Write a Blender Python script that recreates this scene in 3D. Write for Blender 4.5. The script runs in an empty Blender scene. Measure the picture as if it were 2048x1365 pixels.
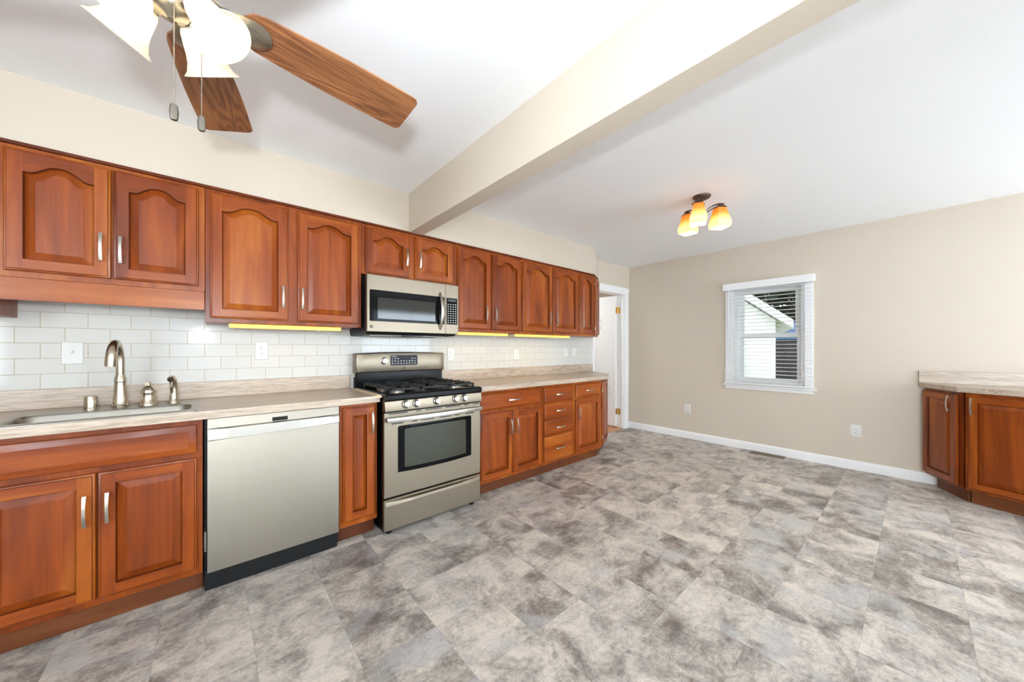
import bpy, bmesh, math, random
from mathutils import Vector, Matrix
random.seed(7)
S = bpy.context.scene
COL = S.collection
PI = math.pi
R = math.radians

# ------------------------------------------------------------------ camera, world, lights, exposure
cam = bpy.data.cameras.new('camera'); camo = bpy.data.objects.new('camera', cam); COL.objects.link(camo)
cam.sensor_fit = 'HORIZONTAL'; cam.sensor_width = 36.0
cam.lens = 36.0 * 697.8 / 2048.0
cam.shift_y = 15.5 / 2048.0
cam.clip_start = 0.02; cam.clip_end = 200
camo.location = (0, 0, 1.225)
camo.rotation_euler = (R(90), 0, R(49.22 - 90))
S.camera = camo
S.view_settings.view_transform = 'Standard'
S.view_settings.look = 'None'
S.view_settings.gamma = 1.0
S.view_settings.use_curve_mapping = False
S.view_settings.exposure = 0.24
S.cycles.use_denoising = True
S.cycles.max_bounces = 10
S.cycles.diffuse_bounces = 6
S.cycles.glossy_bounces = 4
S.cycles.transmission_bounces = 6
S.cycles.transparent_max_bounces = 12
S.cycles.sample_clamp_indirect = 6.0
S.cycles.caustics_reflective = False
S.cycles.caustics_refractive = False

FLASH_W = 118.0       # photographer's flash beside the camera, turned up to bounce off the ceiling
WINDOW_FILL_W = 100.0       # daylight fill at each unseen window added behind the camera
FAN_W = 9.5           # each lamp of the fan
LAMP_W = 32.0          # each lamp of the small ceiling light
SKY = 3.0

world = bpy.data.worlds.new('sky'); S.world = world; world.use_nodes = True
bg = world.node_tree.nodes['Background']
bg.inputs['Color'].default_value = (0.86, 0.93, 1.0, 1); bg.inputs['Strength'].default_value = SKY

def lamp(name, kind, loc, energy, color=(1, 1, 1), **kw):
    l = bpy.data.lights.new(name, kind); l.energy = energy; l.color = color
    for k, v in kw.items(): setattr(l, k, v)
    o = bpy.data.objects.new(name, l); o.location = loc; COL.objects.link(o)
    return o
flash = lamp('camera_flash', 'SPOT', (-0.09, -0.13, 1.39), FLASH_W, (0.86, 0.94, 1.0), shadow_soft_size=0.05, spot_size=R(178), spot_blend=1.0)
flash.rotation_euler = Vector((0.0, 0.66, 0.74)).to_track_quat('-Z', 'Y').to_euler()
def daylight(name, loc, rot, sx, sy, e):
    o = lamp(name, 'AREA', loc, e, (0.825, 0.925, 1.0), shape='RECTANGLE', size=sx, size_y=sy)
    o.rotation_euler = rot
    return o

# ------------------------------------------------------------------ materials
def mat(name, color, rough=0.5, metal=0.0, coat=0.0, spec=0.5, emis=None, estr=0.0):
    m = bpy.data.materials.new(name); m.use_nodes = True
    b = m.node_tree.nodes['Principled BSDF']
    b.inputs['Base Color'].default_value = (*color, 1)
    b.inputs['Roughness'].default_value = rough
    b.inputs['Metallic'].default_value = metal
    b.inputs['Coat Weight'].default_value = coat
    b.inputs['Coat Roughness'].default_value = 0.15
    b.inputs['Specular IOR Level'].default_value = spec
    if emis:
        b.inputs['Emission Color'].default_value = (*emis, 1); b.inputs['Emission Strength'].default_value = estr
    return m
class NT:
    def __init__(s, m): s.t = m.node_tree; s.n = s.t.nodes; s.b = s.n['Principled BSDF']
    def add(s, typ, **kw):
        n = s.n.new(typ)
        for k, v in kw.items(): setattr(n, k, v)
        return n
    def link(s, a, b): s.t.links.new(a, b)
    def math(s, op, a, b=None, c=None):
        n = s.n.new('ShaderNodeMath'); n.operation = op
        for i, v in enumerate((a, b, c)):
            if v is None: continue
            if isinstance(v, (int, float)): n.inputs[i].default_value = v
            else: s.link(v, n.inputs[i])
        return n.outputs[0]
    def vmath(s, op, a, b):
        n = s.n.new('ShaderNodeVectorMath'); n.operation = op
        for i, v in enumerate((a, b)):
            if isinstance(v, (tuple, list)): n.inputs[i].default_value = v
            else: s.link(v, n.inputs[i])
        return n.outputs[0]
    def noise(s, vec, scale, detail=4, rough=0.5, dist=0.0):
        n = s.n.new('ShaderNodeTexNoise'); n.inputs['Scale'].default_value = scale
        n.inputs['Detail'].default_value = detail; n.inputs['Roughness'].default_value = rough
        n.inputs['Distortion'].default_value = dist
        s.link(vec, n.inputs['Vector']); return n.outputs['Fac']
    def ramp(s, fac, stops):
        n = s.n.new('ShaderNodeValToRGB'); cr = n.color_ramp
        while len(cr.elements) < len(stops): cr.elements.new(0.5)
        for e, (p, c) in zip(cr.elements, stops):
            e.position = p; e.color = (*c, 1)
        s.link(fac, n.inputs['Fac']); return n.outputs['Color']
    def mix(s, fac, a, b, blend='MIX'):
        n = s.n.new('ShaderNodeMix'); n.data_type = 'RGBA'; n.blend_type = blend
        if isinstance(fac, (int, float)): n.inputs[0].default_value = fac
        else: s.link(fac, n.inputs[0])
        for i, v in ((6, a), (7, b)):
            if isinstance(v, (tuple, list)): n.inputs[i].default_value = (*v, 1)
            else: s.link(v, n.inputs[i])
        return n.outputs[2]
    def bump(s, h, strength, dist=0.01):
        n = s.n.new('ShaderNodeBump'); n.inputs['Strength'].default_value = strength; n.inputs['Distance'].default_value = dist
        s.link(h, n.inputs['Height']); s.link(n.outputs[0], s.b.inputs['Normal'])
    def obj_vec(s, jitter=True):
        tc = s.n.new('ShaderNodeTexCoord')
        if not jitter: return tc.outputs['Object']
        oi = s.n.new('ShaderNodeObjectInfo')
        k = s.math('MULTIPLY', oi.outputs['Random'], 37.0)
        cx = s.n.new('ShaderNodeCombineXYZ'); s.link(k, cx.inputs[0]); s.link(k, cx.inputs[1]); s.link(k, cx.inputs[2])
        return s.vmath('ADD', tc.outputs['Object'], cx.outputs[0])

def wood(name, axis, dark, mid, light, rough=0.30, coat=0.0, grain=1.0):
    m = mat(name, mid, rough, coat=coat, spec=0.34); t = NT(m)
    v = t.obj_vec()
    s1 = [7.0] * 3; s1[axis] = 0.9
    s2 = [90.0] * 3; s2[axis] = 3.5
    a = t.noise(t.vmath('MULTIPLY', v, tuple(s1)), 1.0, 3, 0.5, 1.2)
    b = t.noise(t.vmath('MULTIPLY', v, tuple(s2)), 1.0, 4, 0.6, 0.2)
    oi = t.add('ShaderNodeObjectInfo')
    f = t.math('ADD', t.math('MULTIPLY', a, 0.80), t.math('MULTIPLY', b, 0.20 * grain))
    f = t.math('ADD', f, t.math('MULTIPLY', t.math('SUBTRACT', oi.outputs['Random'], 0.5), 0.10))
    c = t.ramp(f, [(0.30, dark), (0.52, mid), (0.74, light)])
    t.link(c, t.b.inputs['Base Color'])
    return m
CH_D, CH_M, CH_L = (0.120, 0.0180, 0.0012), (0.235, 0.044, 0.0028), (0.37, 0.102, 0.0090)
WOODV = wood('cherry_vertical', 2, CH_D, CH_M, CH_L)
WOODH = wood('cherry_horizontal', 0, CH_D, CH_M, CH_L)
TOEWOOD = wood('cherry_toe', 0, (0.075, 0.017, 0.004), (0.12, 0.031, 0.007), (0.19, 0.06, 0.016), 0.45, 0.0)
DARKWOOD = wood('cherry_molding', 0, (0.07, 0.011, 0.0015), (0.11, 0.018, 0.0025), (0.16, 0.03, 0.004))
FANWOOD = None
def fan_wood():
    m = mat('walnut_blade', (0.2, 0.08, 0.03), 0.35, coat=0.15); t = NT(m)
    tc = t.add('ShaderNodeTexCoord'); oi = t.add('ShaderNodeObjectInfo')
    k = t.math('MULTIPLY', oi.outputs['Random'], 9.0)
    cx = t.add('ShaderNodeCombineXYZ'); t.link(k, cx.inputs[0]); t.link(k, cx.inputs[1])
    v = t.vmath('ADD', tc.outputs['Object'], cx.outputs[0])
    w = t.vmath('MULTIPLY', v, (0.9, 11.0, 1.0))
    a = t.noise(w, 1.0, 2, 0.45, 0.7)
    rings = t.math('FRACT', t.math('MULTIPLY', a, 17.0))
    tri = t.math('ABSOLUTE', t.math('SUBTRACT', rings, 0.5))
    fine = t.noise(t.vmath('MULTIPLY', v, (12.0, 260.0, 1.0)), 1.0, 3, 0.6)
    f = t.math('ADD', t.math('MULTIPLY', tri, 0.62), t.math('MULTIPLY', fine, 0.75))
    c = t.ramp(f, [(0.22, (0.055, 0.018, 0.008)), (0.45, (0.17, 0.062, 0.024)), (0.72, (0.30, 0.125, 0.048))])
    t.link(c, t.b.inputs['Base Color']); return m
FANWOOD = fan_wood()

def laminate(axis=0):
    m = mat('worktop_laminate', (0.5, 0.42, 0.33), 0.32, coat=0.1); t = NT(m)
    s1 = [150.0] * 3; s1[axis] = 9.0; s2 = [25.0] * 3; s2[axis] = 2.0
    v = t.obj_vec(False)
    a = t.noise(t.vmath('MULTIPLY', v, tuple(s1)), 1.0, 4, 0.65, 0.6)
    b = t.noise(t.vmath('MULTIPLY', v, tuple(s2)), 1.0, 2, 0.5)
    f = t.math('ADD', t.math('MULTIPLY', a, 0.7), t.math('MULTIPLY', b, 0.3))
    c = t.ramp(f, [(0.34, (0.26, 0.19, 0.138)), (0.50, (0.455, 0.355, 0.27)), (0.66, (0.57, 0.48, 0.39))])
    t.link(c, t.b.inputs['Base Color']); return m
LAMINATE = laminate(); LAMINATEY = laminate(1)

def paint(name, col, rough=0.6):
    m = mat(name, col, rough, spec=0.3); t = NT(m)
    n = t.noise(t.obj_vec(False), 60.0, 3)
    t.bump(n, 0.03, 0.002); return m
WALL = paint('greige_wall_paint', (0.555, 0.478, 0.388))
SOFF = WALL
CEIL = paint('white_ceiling_paint', (0.89, 0.90, 0.91), 0.7)
TRIM = mat('white_trim_paint', (0.83, 0.83, 0.82), 0.35)
PLASTIC = mat('white_plastic', (0.68, 0.665, 0.63), 0.3)
SLOT = mat('dark_slot', (0.02, 0.02, 0.02), 0.5)

def floor_mat():
    m = mat('stone_vinyl_tile', (0.4, 0.37, 0.34), 0.42, spec=0.35); t = NT(m)
    v = t.obj_vec(False)
    sp = t.add('ShaderNodeSeparateXYZ'); t.link(v, sp.inputs[0])
    P = 0.3077
    gx = t.math('DIVIDE', t.math('SUBTRACT', sp.outputs[0], 0.134), P)
    gy = t.math('DIVIDE', t.math('SUBTRACT', sp.outputs[1], 0.153), P)
    ix, iy = t.math('FLOOR', gx), t.math('FLOOR', gy)
    cid = t.add('ShaderNodeCombineXYZ'); t.link(ix, cid.inputs[0]); t.link(iy, cid.inputs[1])
    wn = t.add('ShaderNodeTexWhiteNoise', noise_dimensions='3D'); t.link(cid.outputs[0], wn.inputs['Vector'])
    off = t.vmath('MULTIPLY', wn.outputs['Color'], (40.0, 40.0, 0.0))
    w = t.vmath('ADD', v, off)
    rv = wn.outputs['Value']
    big = t.noise(w, 4.6, 6, 0.60, 0.9)
    streak = t.noise(t.vmath('MULTIPLY', w, (5.0, 16.0, 1.0)), 1.0, 6, 0.66, 0.8)
    fine = t.noise(w, 52.0, 6, 0.75, 0.5)
    f = t.math('ADD', t.math('MULTIPLY', big, 0.52), t.math('MULTIPLY', streak, 0.20))
    f = t.math('ADD', f, t.math('MULTIPLY', fine, 0.28))
    f = t.math('ADD', f, t.math('MULTIPLY', t.math('SUBTRACT', rv, 0.5), 0.085))
    c = t.ramp(f, [(0.375, (0.135, 0.110, 0.095)), (0.448, (0.265, 0.228, 0.202)), (0.508, (0.415, 0.367, 0.325)), (0.59, (0.60, 0.535, 0.465))])
    # cool slate patches
    cool = t.noise(t.vmath('ADD', w, (7.3, 2.1, 0.0)), 3.4, 3, 0.5, 0.6)
    cf = t.ramp(cool, [(0.56, (0, 0, 0)), (0.66, (1, 1, 1))])
    c = t.mix(t.math('MULTIPLY', cf, 0.55), c, (0.42, 0.41, 0.405))
    # thin dark veins
    vo = t.noise(w, 9.0, 5, 0.6, 1.5)
    vein = t.math('ABSOLUTE', t.math('SUBTRACT', vo, 0.5))
    vf = t.ramp(vein, [(0.0, (0.80, 0.79, 0.79)), (0.022, (1, 1, 1))])
    c = t.mix(1.0, c, vf, 'MULTIPLY')
    # joints
    fx = t.math('ABSOLUTE', t.math('SUBTRACT', t.math('FRACT', gx), 0.5))
    fy = t.math('ABSOLUTE', t.math('SUBTRACT', t.math('FRACT', gy), 0.5))
    e = t.math('GREATER_THAN', t.math('MAXIMUM', fx, fy), 0.4965)
    c = t.mix(t.math('MULTIPLY', e, 0.30), c, (0.16, 0.14, 0.125))
    t.link(c, t.b.inputs['Base Color'])
    t.bump(t.math('ADD', fine, t.math('MULTIPLY', e, -1.0)), 0.08, 0.004)
    return m
FLOOR = floor_mat()

def tile_mat():
    m = mat('white_subway_tile', (0.8, 0.79, 0.75), 0.08, spec=0.28); t = NT(m)
    v = t.obj_vec(False)
    sp = t.add('ShaderNodeSeparateXYZ'); t.link(v, sp.inputs[0])
    cx = t.add('ShaderNodeCombineXYZ')
    t.link(t.math('ADD', sp.outputs[0], 15.73 - 0.048), cx.inputs[0])
    t.link(t.math('ADD', sp.outputs[2], 1.59 - 1.016), cx.inputs[1])
    b = t.add('ShaderNodeTexBrick', offset=0.5, offset_frequency=2)
    t.link(cx.outputs[0], b.inputs['Vector'])
    b.inputs['Color1'].default_value = (0.60, 0.58, 0.535, 1); b.inputs['Color2'].default_value = (0.575, 0.555, 0.515, 1)
    b.inputs['Mortar'].default_value = (0.45, 0.39, 0.285, 1)
    b.inputs['Scale'].default_value = 1.0; b.inputs['Mortar Size'].default_value = 0.0021
    b.inputs['Mortar Smooth'].default_value = 0.25
    b.inputs['Brick Width'].default_value = 0.1573; b.inputs['Row Height'].default_value = 0.0795
    t.link(b.outputs['Color'], t.b.inputs['Base Color'])
    wav = t.noise(v, 9.0, 2)
    h = t.math('ADD', t.math('MULTIPLY', b.outputs['Fac'], -1.0), t.math('MULTIPLY', wav, 0.35))
    t.bump(h, 0.22, 0.003)
    r = t.math('ADD', t.math('MULTIPLY', b.outputs['Fac'], 0.6), 0.07); t.link(r, t.b.inputs['Roughness'])
    return m
TILE = tile_mat()

def brushed(name, col, rough, axis=0, amt=0.10):
    m = mat(name, col, rough, 1.0); t = NT(m)
    s = [220.0] * 3; s[axis] = 1.6
    n = t.noise(t.vmath('MULTIPLY', t.obj_vec(), tuple(s)), 1.0, 3, 0.6)
    t.link(t.math('ADD', t.math('MULTIPLY', n, amt), rough - amt * 0.5), t.b.inputs['Roughness'])
    t.bump(n, 0.04, 0.001)
    return m
STEEL = brushed('stainless_steel', (0.262, 0.220, 0.166), 0.42)
STEELDW = brushed('pale_stainless_panel', (0.375, 0.340, 0.285), 0.54, 0)
BRIGHTSTEEL = brushed('polished_stainless', (0.46, 0.44, 0.40), 0.28)
SINKSTEEL = brushed('sink_stainless', (0.34, 0.315, 0.275), 0.30)
NICKEL = brushed('satin_nickel', (0.42, 0.39, 0.335), 0.34, 2)
FAUCET = brushed('brushed_nickel', (0.50, 0.44, 0.35), 0.25, 2)
BRONZE = mat('champagne_bronze', (0.33, 0.285, 0.225), 0.27, 0.9)
PEWTER = mat('dark_pewter', (0.13, 0.112, 0.09), 0.35, 0.8)
RUST = mat('dark_rust_bronze', (0.10, 0.055, 0.035), 0.45, 0.5)
BRASS = mat('brass', (0.65, 0.42, 0.12), 0.3, 1.0)
BLACK = mat('black_enamel', (0.005, 0.005, 0.005), 0.22, spec=0.12)
BLACKM = mat('black_plastic', (0.007, 0.0072, 0.0075), 0.5, spec=0.25)
IRON = mat('cast_iron', (0.012, 0.0115, 0.0115), 0.5, spec=0.3)
GLASSD = mat('dark_oven_glass', (0.006, 0.006, 0.006), 0.06, spec=0.07)
GLASSI = mat('tinted_oven_window', (0.036, 0.036, 0.024), 0.10, spec=0.4)
GLASSM = mat('tinted_microwave_window', (0.024, 0.024, 0.022), 0.05, spec=0.45)
KEYM = mat('pale_key_print', (0.62, 0.62, 0.60), 0.5)
ALU = mat('burner_aluminium', (0.55, 0.50, 0.43), 0.35, 1.0)
TAPE = mat('tan_gap_strip', (0.66, 0.52, 0.34), 0.5)
REG = mat('brown_register_metal', (0.20, 0.125, 0.055), 0.4, 0.6)
HALLFLOOR = wood('orange_hall_boards', 0, (0.30, 0.12, 0.04), (0.42, 0.18, 0.06), (0.52, 0.25, 0.09))
BLIND = mat('white_blind_slat', (0.86, 0.86, 0.85), 0.4)
CHAIN = mat('nickel_bead', (0.30, 0.27, 0.225), 0.35, 1.0)

def glow(name, col, strength):
    return mat(name, col, 0.4, emis=col, estr=strength)
UNDERLIGHT = glow('warm_tube_diffuser', (1.0, 0.62, 0.10), 0.82)
BULB = glow('warm_bulb', (1.0, 0.88, 0.66), 14.0)
BULBA = glow('amber_bulb', (1.0, 0.80, 0.50), 9.0)

def shade_glass(name, col, rough=0.5, trans=0.75):
    m = bpy.data.materials.new(name); m.use_nodes = True
    n = m.node_tree.nodes; l = m.node_tree.links
    for x in list(n):
        if x.type != 'OUTPUT_MATERIAL': n.remove(x)
    o = [x for x in n if x.type == 'OUTPUT_MATERIAL'][0]
    a = n.new('ShaderNodeBsdfTranslucent'); a.inputs[0].default_value = (*col, 1)
    b = n.new('ShaderNodeBsdfDiffuse'); b.inputs[0].default_value = (*col, 1)
    g = n.new('ShaderNodeBsdfGlossy'); g.inputs['Roughness'].default_value = 0.25
    m1 = n.new('ShaderNodeMixShader'); m1.inputs[0].default_value = 1 - trans
    m2 = n.new('ShaderNodeMixShader'); m2.inputs[0].default_value = 0.05
    l.new(a.outputs[0], m1.inputs[1]); l.new(b.outputs[0], m1.inputs[2])
    l.new(m1.outputs[0], m2.inputs[1]); l.new(g.outputs[0], m2.inputs[2]); l.new(m2.outputs[0], o.inputs[0])
    return m
FROST = shade_glass('frosted_cream_glass', (0.95, 0.92, 0.84))
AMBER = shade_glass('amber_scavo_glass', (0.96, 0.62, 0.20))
def rim_glow(m):      # bulb glow put into the glass colour: amber at cap, paling towards the rim
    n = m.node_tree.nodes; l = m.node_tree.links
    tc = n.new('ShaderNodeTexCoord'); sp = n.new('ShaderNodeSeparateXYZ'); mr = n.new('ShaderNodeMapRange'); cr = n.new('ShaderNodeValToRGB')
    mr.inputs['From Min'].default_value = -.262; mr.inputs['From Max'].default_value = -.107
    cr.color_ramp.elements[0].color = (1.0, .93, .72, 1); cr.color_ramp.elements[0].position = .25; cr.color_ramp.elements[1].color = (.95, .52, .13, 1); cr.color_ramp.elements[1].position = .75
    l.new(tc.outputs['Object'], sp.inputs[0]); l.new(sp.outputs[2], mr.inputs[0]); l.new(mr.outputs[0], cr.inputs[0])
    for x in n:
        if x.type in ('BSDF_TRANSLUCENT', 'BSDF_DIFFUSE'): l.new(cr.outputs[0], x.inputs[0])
rim_glow(AMBER)

def pane_mat():
    m = bpy.data.materials.new('window_glass'); m.use_nodes = True
    n = m.node_tree.nodes; l = m.node_tree.links
    for x in list(n):
        if x.type != 'OUTPUT_MATERIAL': n.remove(x)
    o = [x for x in n if x.type == 'OUTPUT_MATERIAL'][0]
    t = n.new('ShaderNodeBsdfTransparent'); t.inputs[0].default_value = (0.95, 0.97, 0.96, 1)
    g = n.new('ShaderNodeBsdfGlossy'); g.inputs['Roughness'].default_value = 0.02
    f = n.new('ShaderNodeFresnel'); f.inputs[0].default_value = 1.45
    mx = n.new('ShaderNodeMixShader')
    l.new(f.outputs[0], mx.inputs[0]); l.new(t.outputs[0], mx.inputs[1]); l.new(g.outputs[0], mx.inputs[2]); l.new(mx.outputs[0], o.inputs[0])
    return m
PANE = pane_mat()

# ------------------------------------------------------------------ mesh helpers
def new(): return bmesh.new()
def bx(bm, x0, x1, y0, y1, z0, z1, bev=0.0, mi=0, seg=1):
    g = bmesh.ops.create_cube(bm, size=1.0)['verts']
    for v in g:
        v.co = Vector(((x0 + x1) / 2 + v.co.x * (x1 - x0), (y0 + y1) / 2 + v.co.y * (y1 - y0), (z0 + z1) / 2 + v.co.z * (z1 - z0)))
    fs = set(f for v in g for f in v.link_faces)
    for f in fs: f.material_index = mi
    if bev > 0:
        es = list(set(e for v in g for e in v.link_edges))
        r = bmesh.ops.bevel(bm, geom=es, offset=bev, segments=seg, affect='EDGES', profile=0.6, clamp_overlap=True)
        for f in r['faces']: f.material_index = mi
    return bm
def loft(bm, loops, cap0=True, cap1=True, mi=0, closed=True):
    rows = [[bm.verts.new(p) for p in lp] for lp in loops]
    n = len(rows[0]); fs = []
    for a, b in zip(rows, rows[1:]):
        for i in range(n if closed else n - 1):
            j = (i + 1) % n
            try: fs.append(bm.faces.new((a[i], a[j], b[j], b[i])))
            except ValueError: pass
    if cap0:
        try: fs.append(bm.faces.new(rows[0][::-1]))
        except ValueError: pass
    if cap1:
        try: fs.append(bm.faces.new(rows[-1]))
        except ValueError: pass
    for f in fs: f.material_index = mi
    return rows
def prism(bm, poly, z0, z1, mi=0, inset=0.0):
    loft(bm, [[(x, y, z0) for x, y in poly], [(x, y, z1) for x, y in poly]], mi=mi)
def frame_of(d):
    d = Vector(d).normalized()
    a = Vector((0, 0, 1)) if abs(d.z) < 0.9 else Vector((1, 0, 0))
    u = d.cross(a).normalized(); return d, u, d.cross(u).normalized()
def lathe(bm, prof, org=(0, 0, 0), axis=(0, 0, 1), seg=24, mi=0, caps=(True, True)):
    d, u, w = frame_of(axis); o = Vector(org)
    loops = []
    for r, t in prof:
        r = max(r, 1e-5)
        loops.append([o + d * t + (u * math.cos(2 * PI * i / seg) + w * math.sin(2 * PI * i / seg)) * r for i in range(seg)])
    loft(bm, loops, caps[0], caps[1], mi)
def cyl(bm, p0, p1, r0, r1=None, seg=16, mi=0):
    r1 = r0 if r1 is None else r1
    d = Vector(p1) - Vector(p0)
    lathe(bm, [(r0, 0), (r1, d.length)], p0, d, seg, mi)
def tube(bm, pts, rad, seg=12, mi=0, flat=None):
    pts = [Vector(p) for p in pts]; n = len(pts)
    rad = rad if isinstance(rad, (list, tuple)) else [rad] * n
    loops = []; u = None
    for i, p in enumerate(pts):
        d = (pts[min(i + 1, n - 1)] - pts[max(i - 1, 0)]).normalized()
        if u is None: _, u, _ = frame_of(d)
        u = (u - d * u.dot(d)).normalized(); w = d.cross(u)
        loops.append([p + (u * math.cos(2 * PI * k / seg) + w * math.sin(2 * PI * k / seg)) * rad[i] for k in range(seg)])
    loft(bm, loops, True, True, mi)
def sphere(bm, c, r, seg=12, ring=8, sc=(1, 1, 1), mi=0):
    g = bmesh.ops.create_uvsphere(bm, u_segments=seg, v_segments=ring, radius=1.0)['verts']
    for v in g: v.co = Vector((c[0] + v.co.x * r * sc[0], c[1] + v.co.y * r * sc[1], c[2] + v.co.z * r * sc[2]))
    for f in set(f for v in g for f in v.link_faces): f.material_index = mi
def obj(name, bm, mats, parent=None, smooth=35, label=None, loc=None, rot=None):
    me = bpy.data.meshes.new(name)
    bmesh.ops.remove_doubles(bm, verts=bm.verts, dist=1e-6)
    bmesh.ops.recalc_face_normals(bm, faces=bm.faces)
    bm.to_mesh(me); bm.free()
    for m in (mats if isinstance(mats, (list, tuple)) else [mats]): me.materials.append(m)
    if smooth:
        me.polygons.foreach_set('use_smooth', [True] * len(me.polygons)); me.set_sharp_from_angle(angle=R(smooth))
    o = bpy.data.objects.new(name, me); COL.objects.link(o)
    if parent: o.parent = parent
    if loc: o.location = loc
    if rot: o.rotation_euler = rot
    if label: o['label'] = label
    return o
def tag(o, label, cat, group=None, kind=None):
    o['label'] = label
    if cat: o['category'] = cat
    if group: o['group'] = group
    if kind: o['kind'] = kind
    return o
def thing(name, label, cat, loc=(0, 0, 0), rz=0.0, group=None):
    o = bpy.data.objects.new(name, None); COL.objects.link(o)
    o.empty_display_size = 0.1
    o.location = loc; o.rotation_euler = (0, 0, R(rz))
    return tag(o, label, cat, group)
def struct(name, bm, m, parent=None, label=None, smooth=30):
    o = obj(name, bm, m, parent, smooth)
    if not parent: o['kind'] = 'structure'
    if label: o['label'] = label
    return o
def dup(src, parent=None):
    c = src.copy(); COL.objects.link(c)
    if parent: c.parent = parent
    for ch in list(src.children): dup(ch, c)
    return c

# ------------------------------------------------------------------ room shell
XB = 4.94                      # far wall plane
YK = 2.926                     # kitchen wall plane (tile face is 2.92)
XL, YF = -2.4, -3.4
def ceil_z(x): return 2.44 if x < 1.2 else 2.442 + 0.0108 * (x - 1.25)
b = new(); bx(b, XL - 0.2, XB + 0.2, YF - 0.2, YK, -0.1, 0); struct('floor', b, FLOOR, label='mottled grey and taupe stone-look tile floor')
b = new()
loft(b, [[(XL - .2, YF - .2, 2.44), (1.23, YF - .2, 2.44), (1.23, YK + .2, 2.44), (XL - .2, YK + .2, 2.44)], [(XL - .2, YF - .2, 2.6), (1.23, YF - .2, 2.6), (1.23, YK + .2, 2.6), (XL - .2, YK + .2, 2.6)]])
loft(b, [[(1.23, YF - .2, ceil_z(1.23)), (XB + .2, YF - .2, ceil_z(XB + .2)), (XB + .2, YK + .2, ceil_z(XB + .2)), (1.23, YK + .2, ceil_z(1.23))], [(1.23, YF - .2, 2.6), (XB + .2, YF - .2, 2.6), (XB + .2, YK + .2, 2.6), (1.23, YK + .2, 2.6)]])
struct('ceiling', b, CEIL, label='plain white painted ceiling')
b = new(); bx(b, 1.172, 1.285, YF, 2.905, 2.135, 2.46, 0.002); struct('ceiling_beam', b, WALL, label='boxed greige beam crossing the ceiling')
# kitchen wall with the doorway at its far end
DX0, DX1, DH = 4.02, 4.80, 2.065
b = new()
bx(b, XL - .2, DX0, YK, 3.05, 0, 2.6); bx(b, DX0, DX1, YK, 3.05, DH, 2.6); bx(b, DX1, XB + .2, YK, 3.05, 0, 2.6)
struct('wall_left', b, WALL, label='greige kitchen wall behind the cabinets')
# soffit over the hanging cabinets
b = new(); prism(b, [(-1.8, 2.595), (3.565, 2.595), (3.80, 2.705), (3.95, YK - .001), (-1.8, YK - .001)], 2.1415, 2.50)
struct('wall_soffit', b, WALL, label='greige soffit above the hanging cabinets')
# far wall with the window opening
WY0, WY1, WZ0, WZ1 = 0.80, 1.51, 0.80, 1.97
b = new()
bx(b, XB, XB + .13, YF - .2, WY0, 0, 2.6); bx(b, XB, XB + .13, WY1, YK, 0, 2.6); bx(b, XB, XB + .13, WY0, WY1, 0, WZ0); bx(b, XB, XB + .13, WY0, WY1, WZ1, 2.6)
struct('wall_back', b, WALL, label='plain greige far wall with one window')
b = new(); bx(b, XL - .2, XL, YF - .2, YK, 0, 2.6); struct('wall_front', b, WALL)
b = new(); bx(b, XL, XB, YF - .2, YF, 0, 2.6); struct('wall_right', b, WALL)
# baseboard
def base_profile(y0, y1):
    b = new(); P = [(0, 0), (-.014, 0), (-.014, .072), (-.010, .084), (-.004, .092), (0, .094)]
    loft(b, [[(XB + x, y, z) for x, z in P] for y in (y0, y1)]); return b
struct('baseboard_back', base_profile(-0.125, 2.925), TRIM, label='white baseboard along the far wall')
b = new(); bx(b, DX1 + .095, XB - .015, 2.912, YK, 0, .092, .003); struct('baseboard_left', b, TRIM)
# tiled splashback
b = new(); bx(b, -1.75, 3.975, 2.92, YK - .0005, 0.90, 1.55); struct('wall_backsplash', b, TILE, label='white subway tile backsplash with cream grout')
b = new(); bx(b, 3.977, 4.018, 2.906, YK - .0005, 0, 2.1, .003); struct('trim_1', b, TRIM, label='white strip at the end of the tile')

# door at the end of the kitchen wall
door = thing('door_1', 'white interior door standing open in the doorway past the cabinets', None); door['kind'] = 'structure'
b = new()
for (x0, x1, z0, z1) in ((DX1, DX1 + .093, 0, DH - .0005), (DX0, DX1 + .093, DH, DH + .09)):
    bx(b, x0, x1, 2.910, YK - .0005, z0, z1, .004); bx(b, x0 + (.012 if z0 == 0 else 0), x1 - .012 if z0 == 0 else x1, 2.905, 2.915, z0 + (.012 if z0 else 0), z1 - .02, .003)
struct('casing', b, TRIM, door)
b = new(); bx(b, DX1 - .014, DX1, 2.912, 3.052, 0, DH, .002); bx(b, DX0, DX1, 2.912, 3.052, DH - .014, DH, .002); bx(b, DX1 - .026, DX1 - .013, 2.935, 2.965, 0, DH - .014, .002)
struct('jamb', b, TRIM, door)
b = new(); bx(b, DX1 - .055, DX1 - .020, 3.045, 3.80, .022, 2.048, .003); leaf = struct('door_leaf', b, TRIM, door)
for z in (0.25, 1.82):
    b = new(); cyl(b, (DX1 - .017, 3.030, z - .045), (DX1 - .017, 3.030, z + .045), .0075, seg=12)
    bx(b, DX1 - .0165, DX1 - .014, 2.99, 3.03, z - .045, z + .045); bx(b, DX1 - .054, DX1 - .017, 3.042, 3.045, z - .045, z + .045)
    sphere(b, (DX1 - .017, 3.030, z + .048), .008, 10, 6)
    obj('hinge', b, BRASS, leaf, label='brass hinge')
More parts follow.
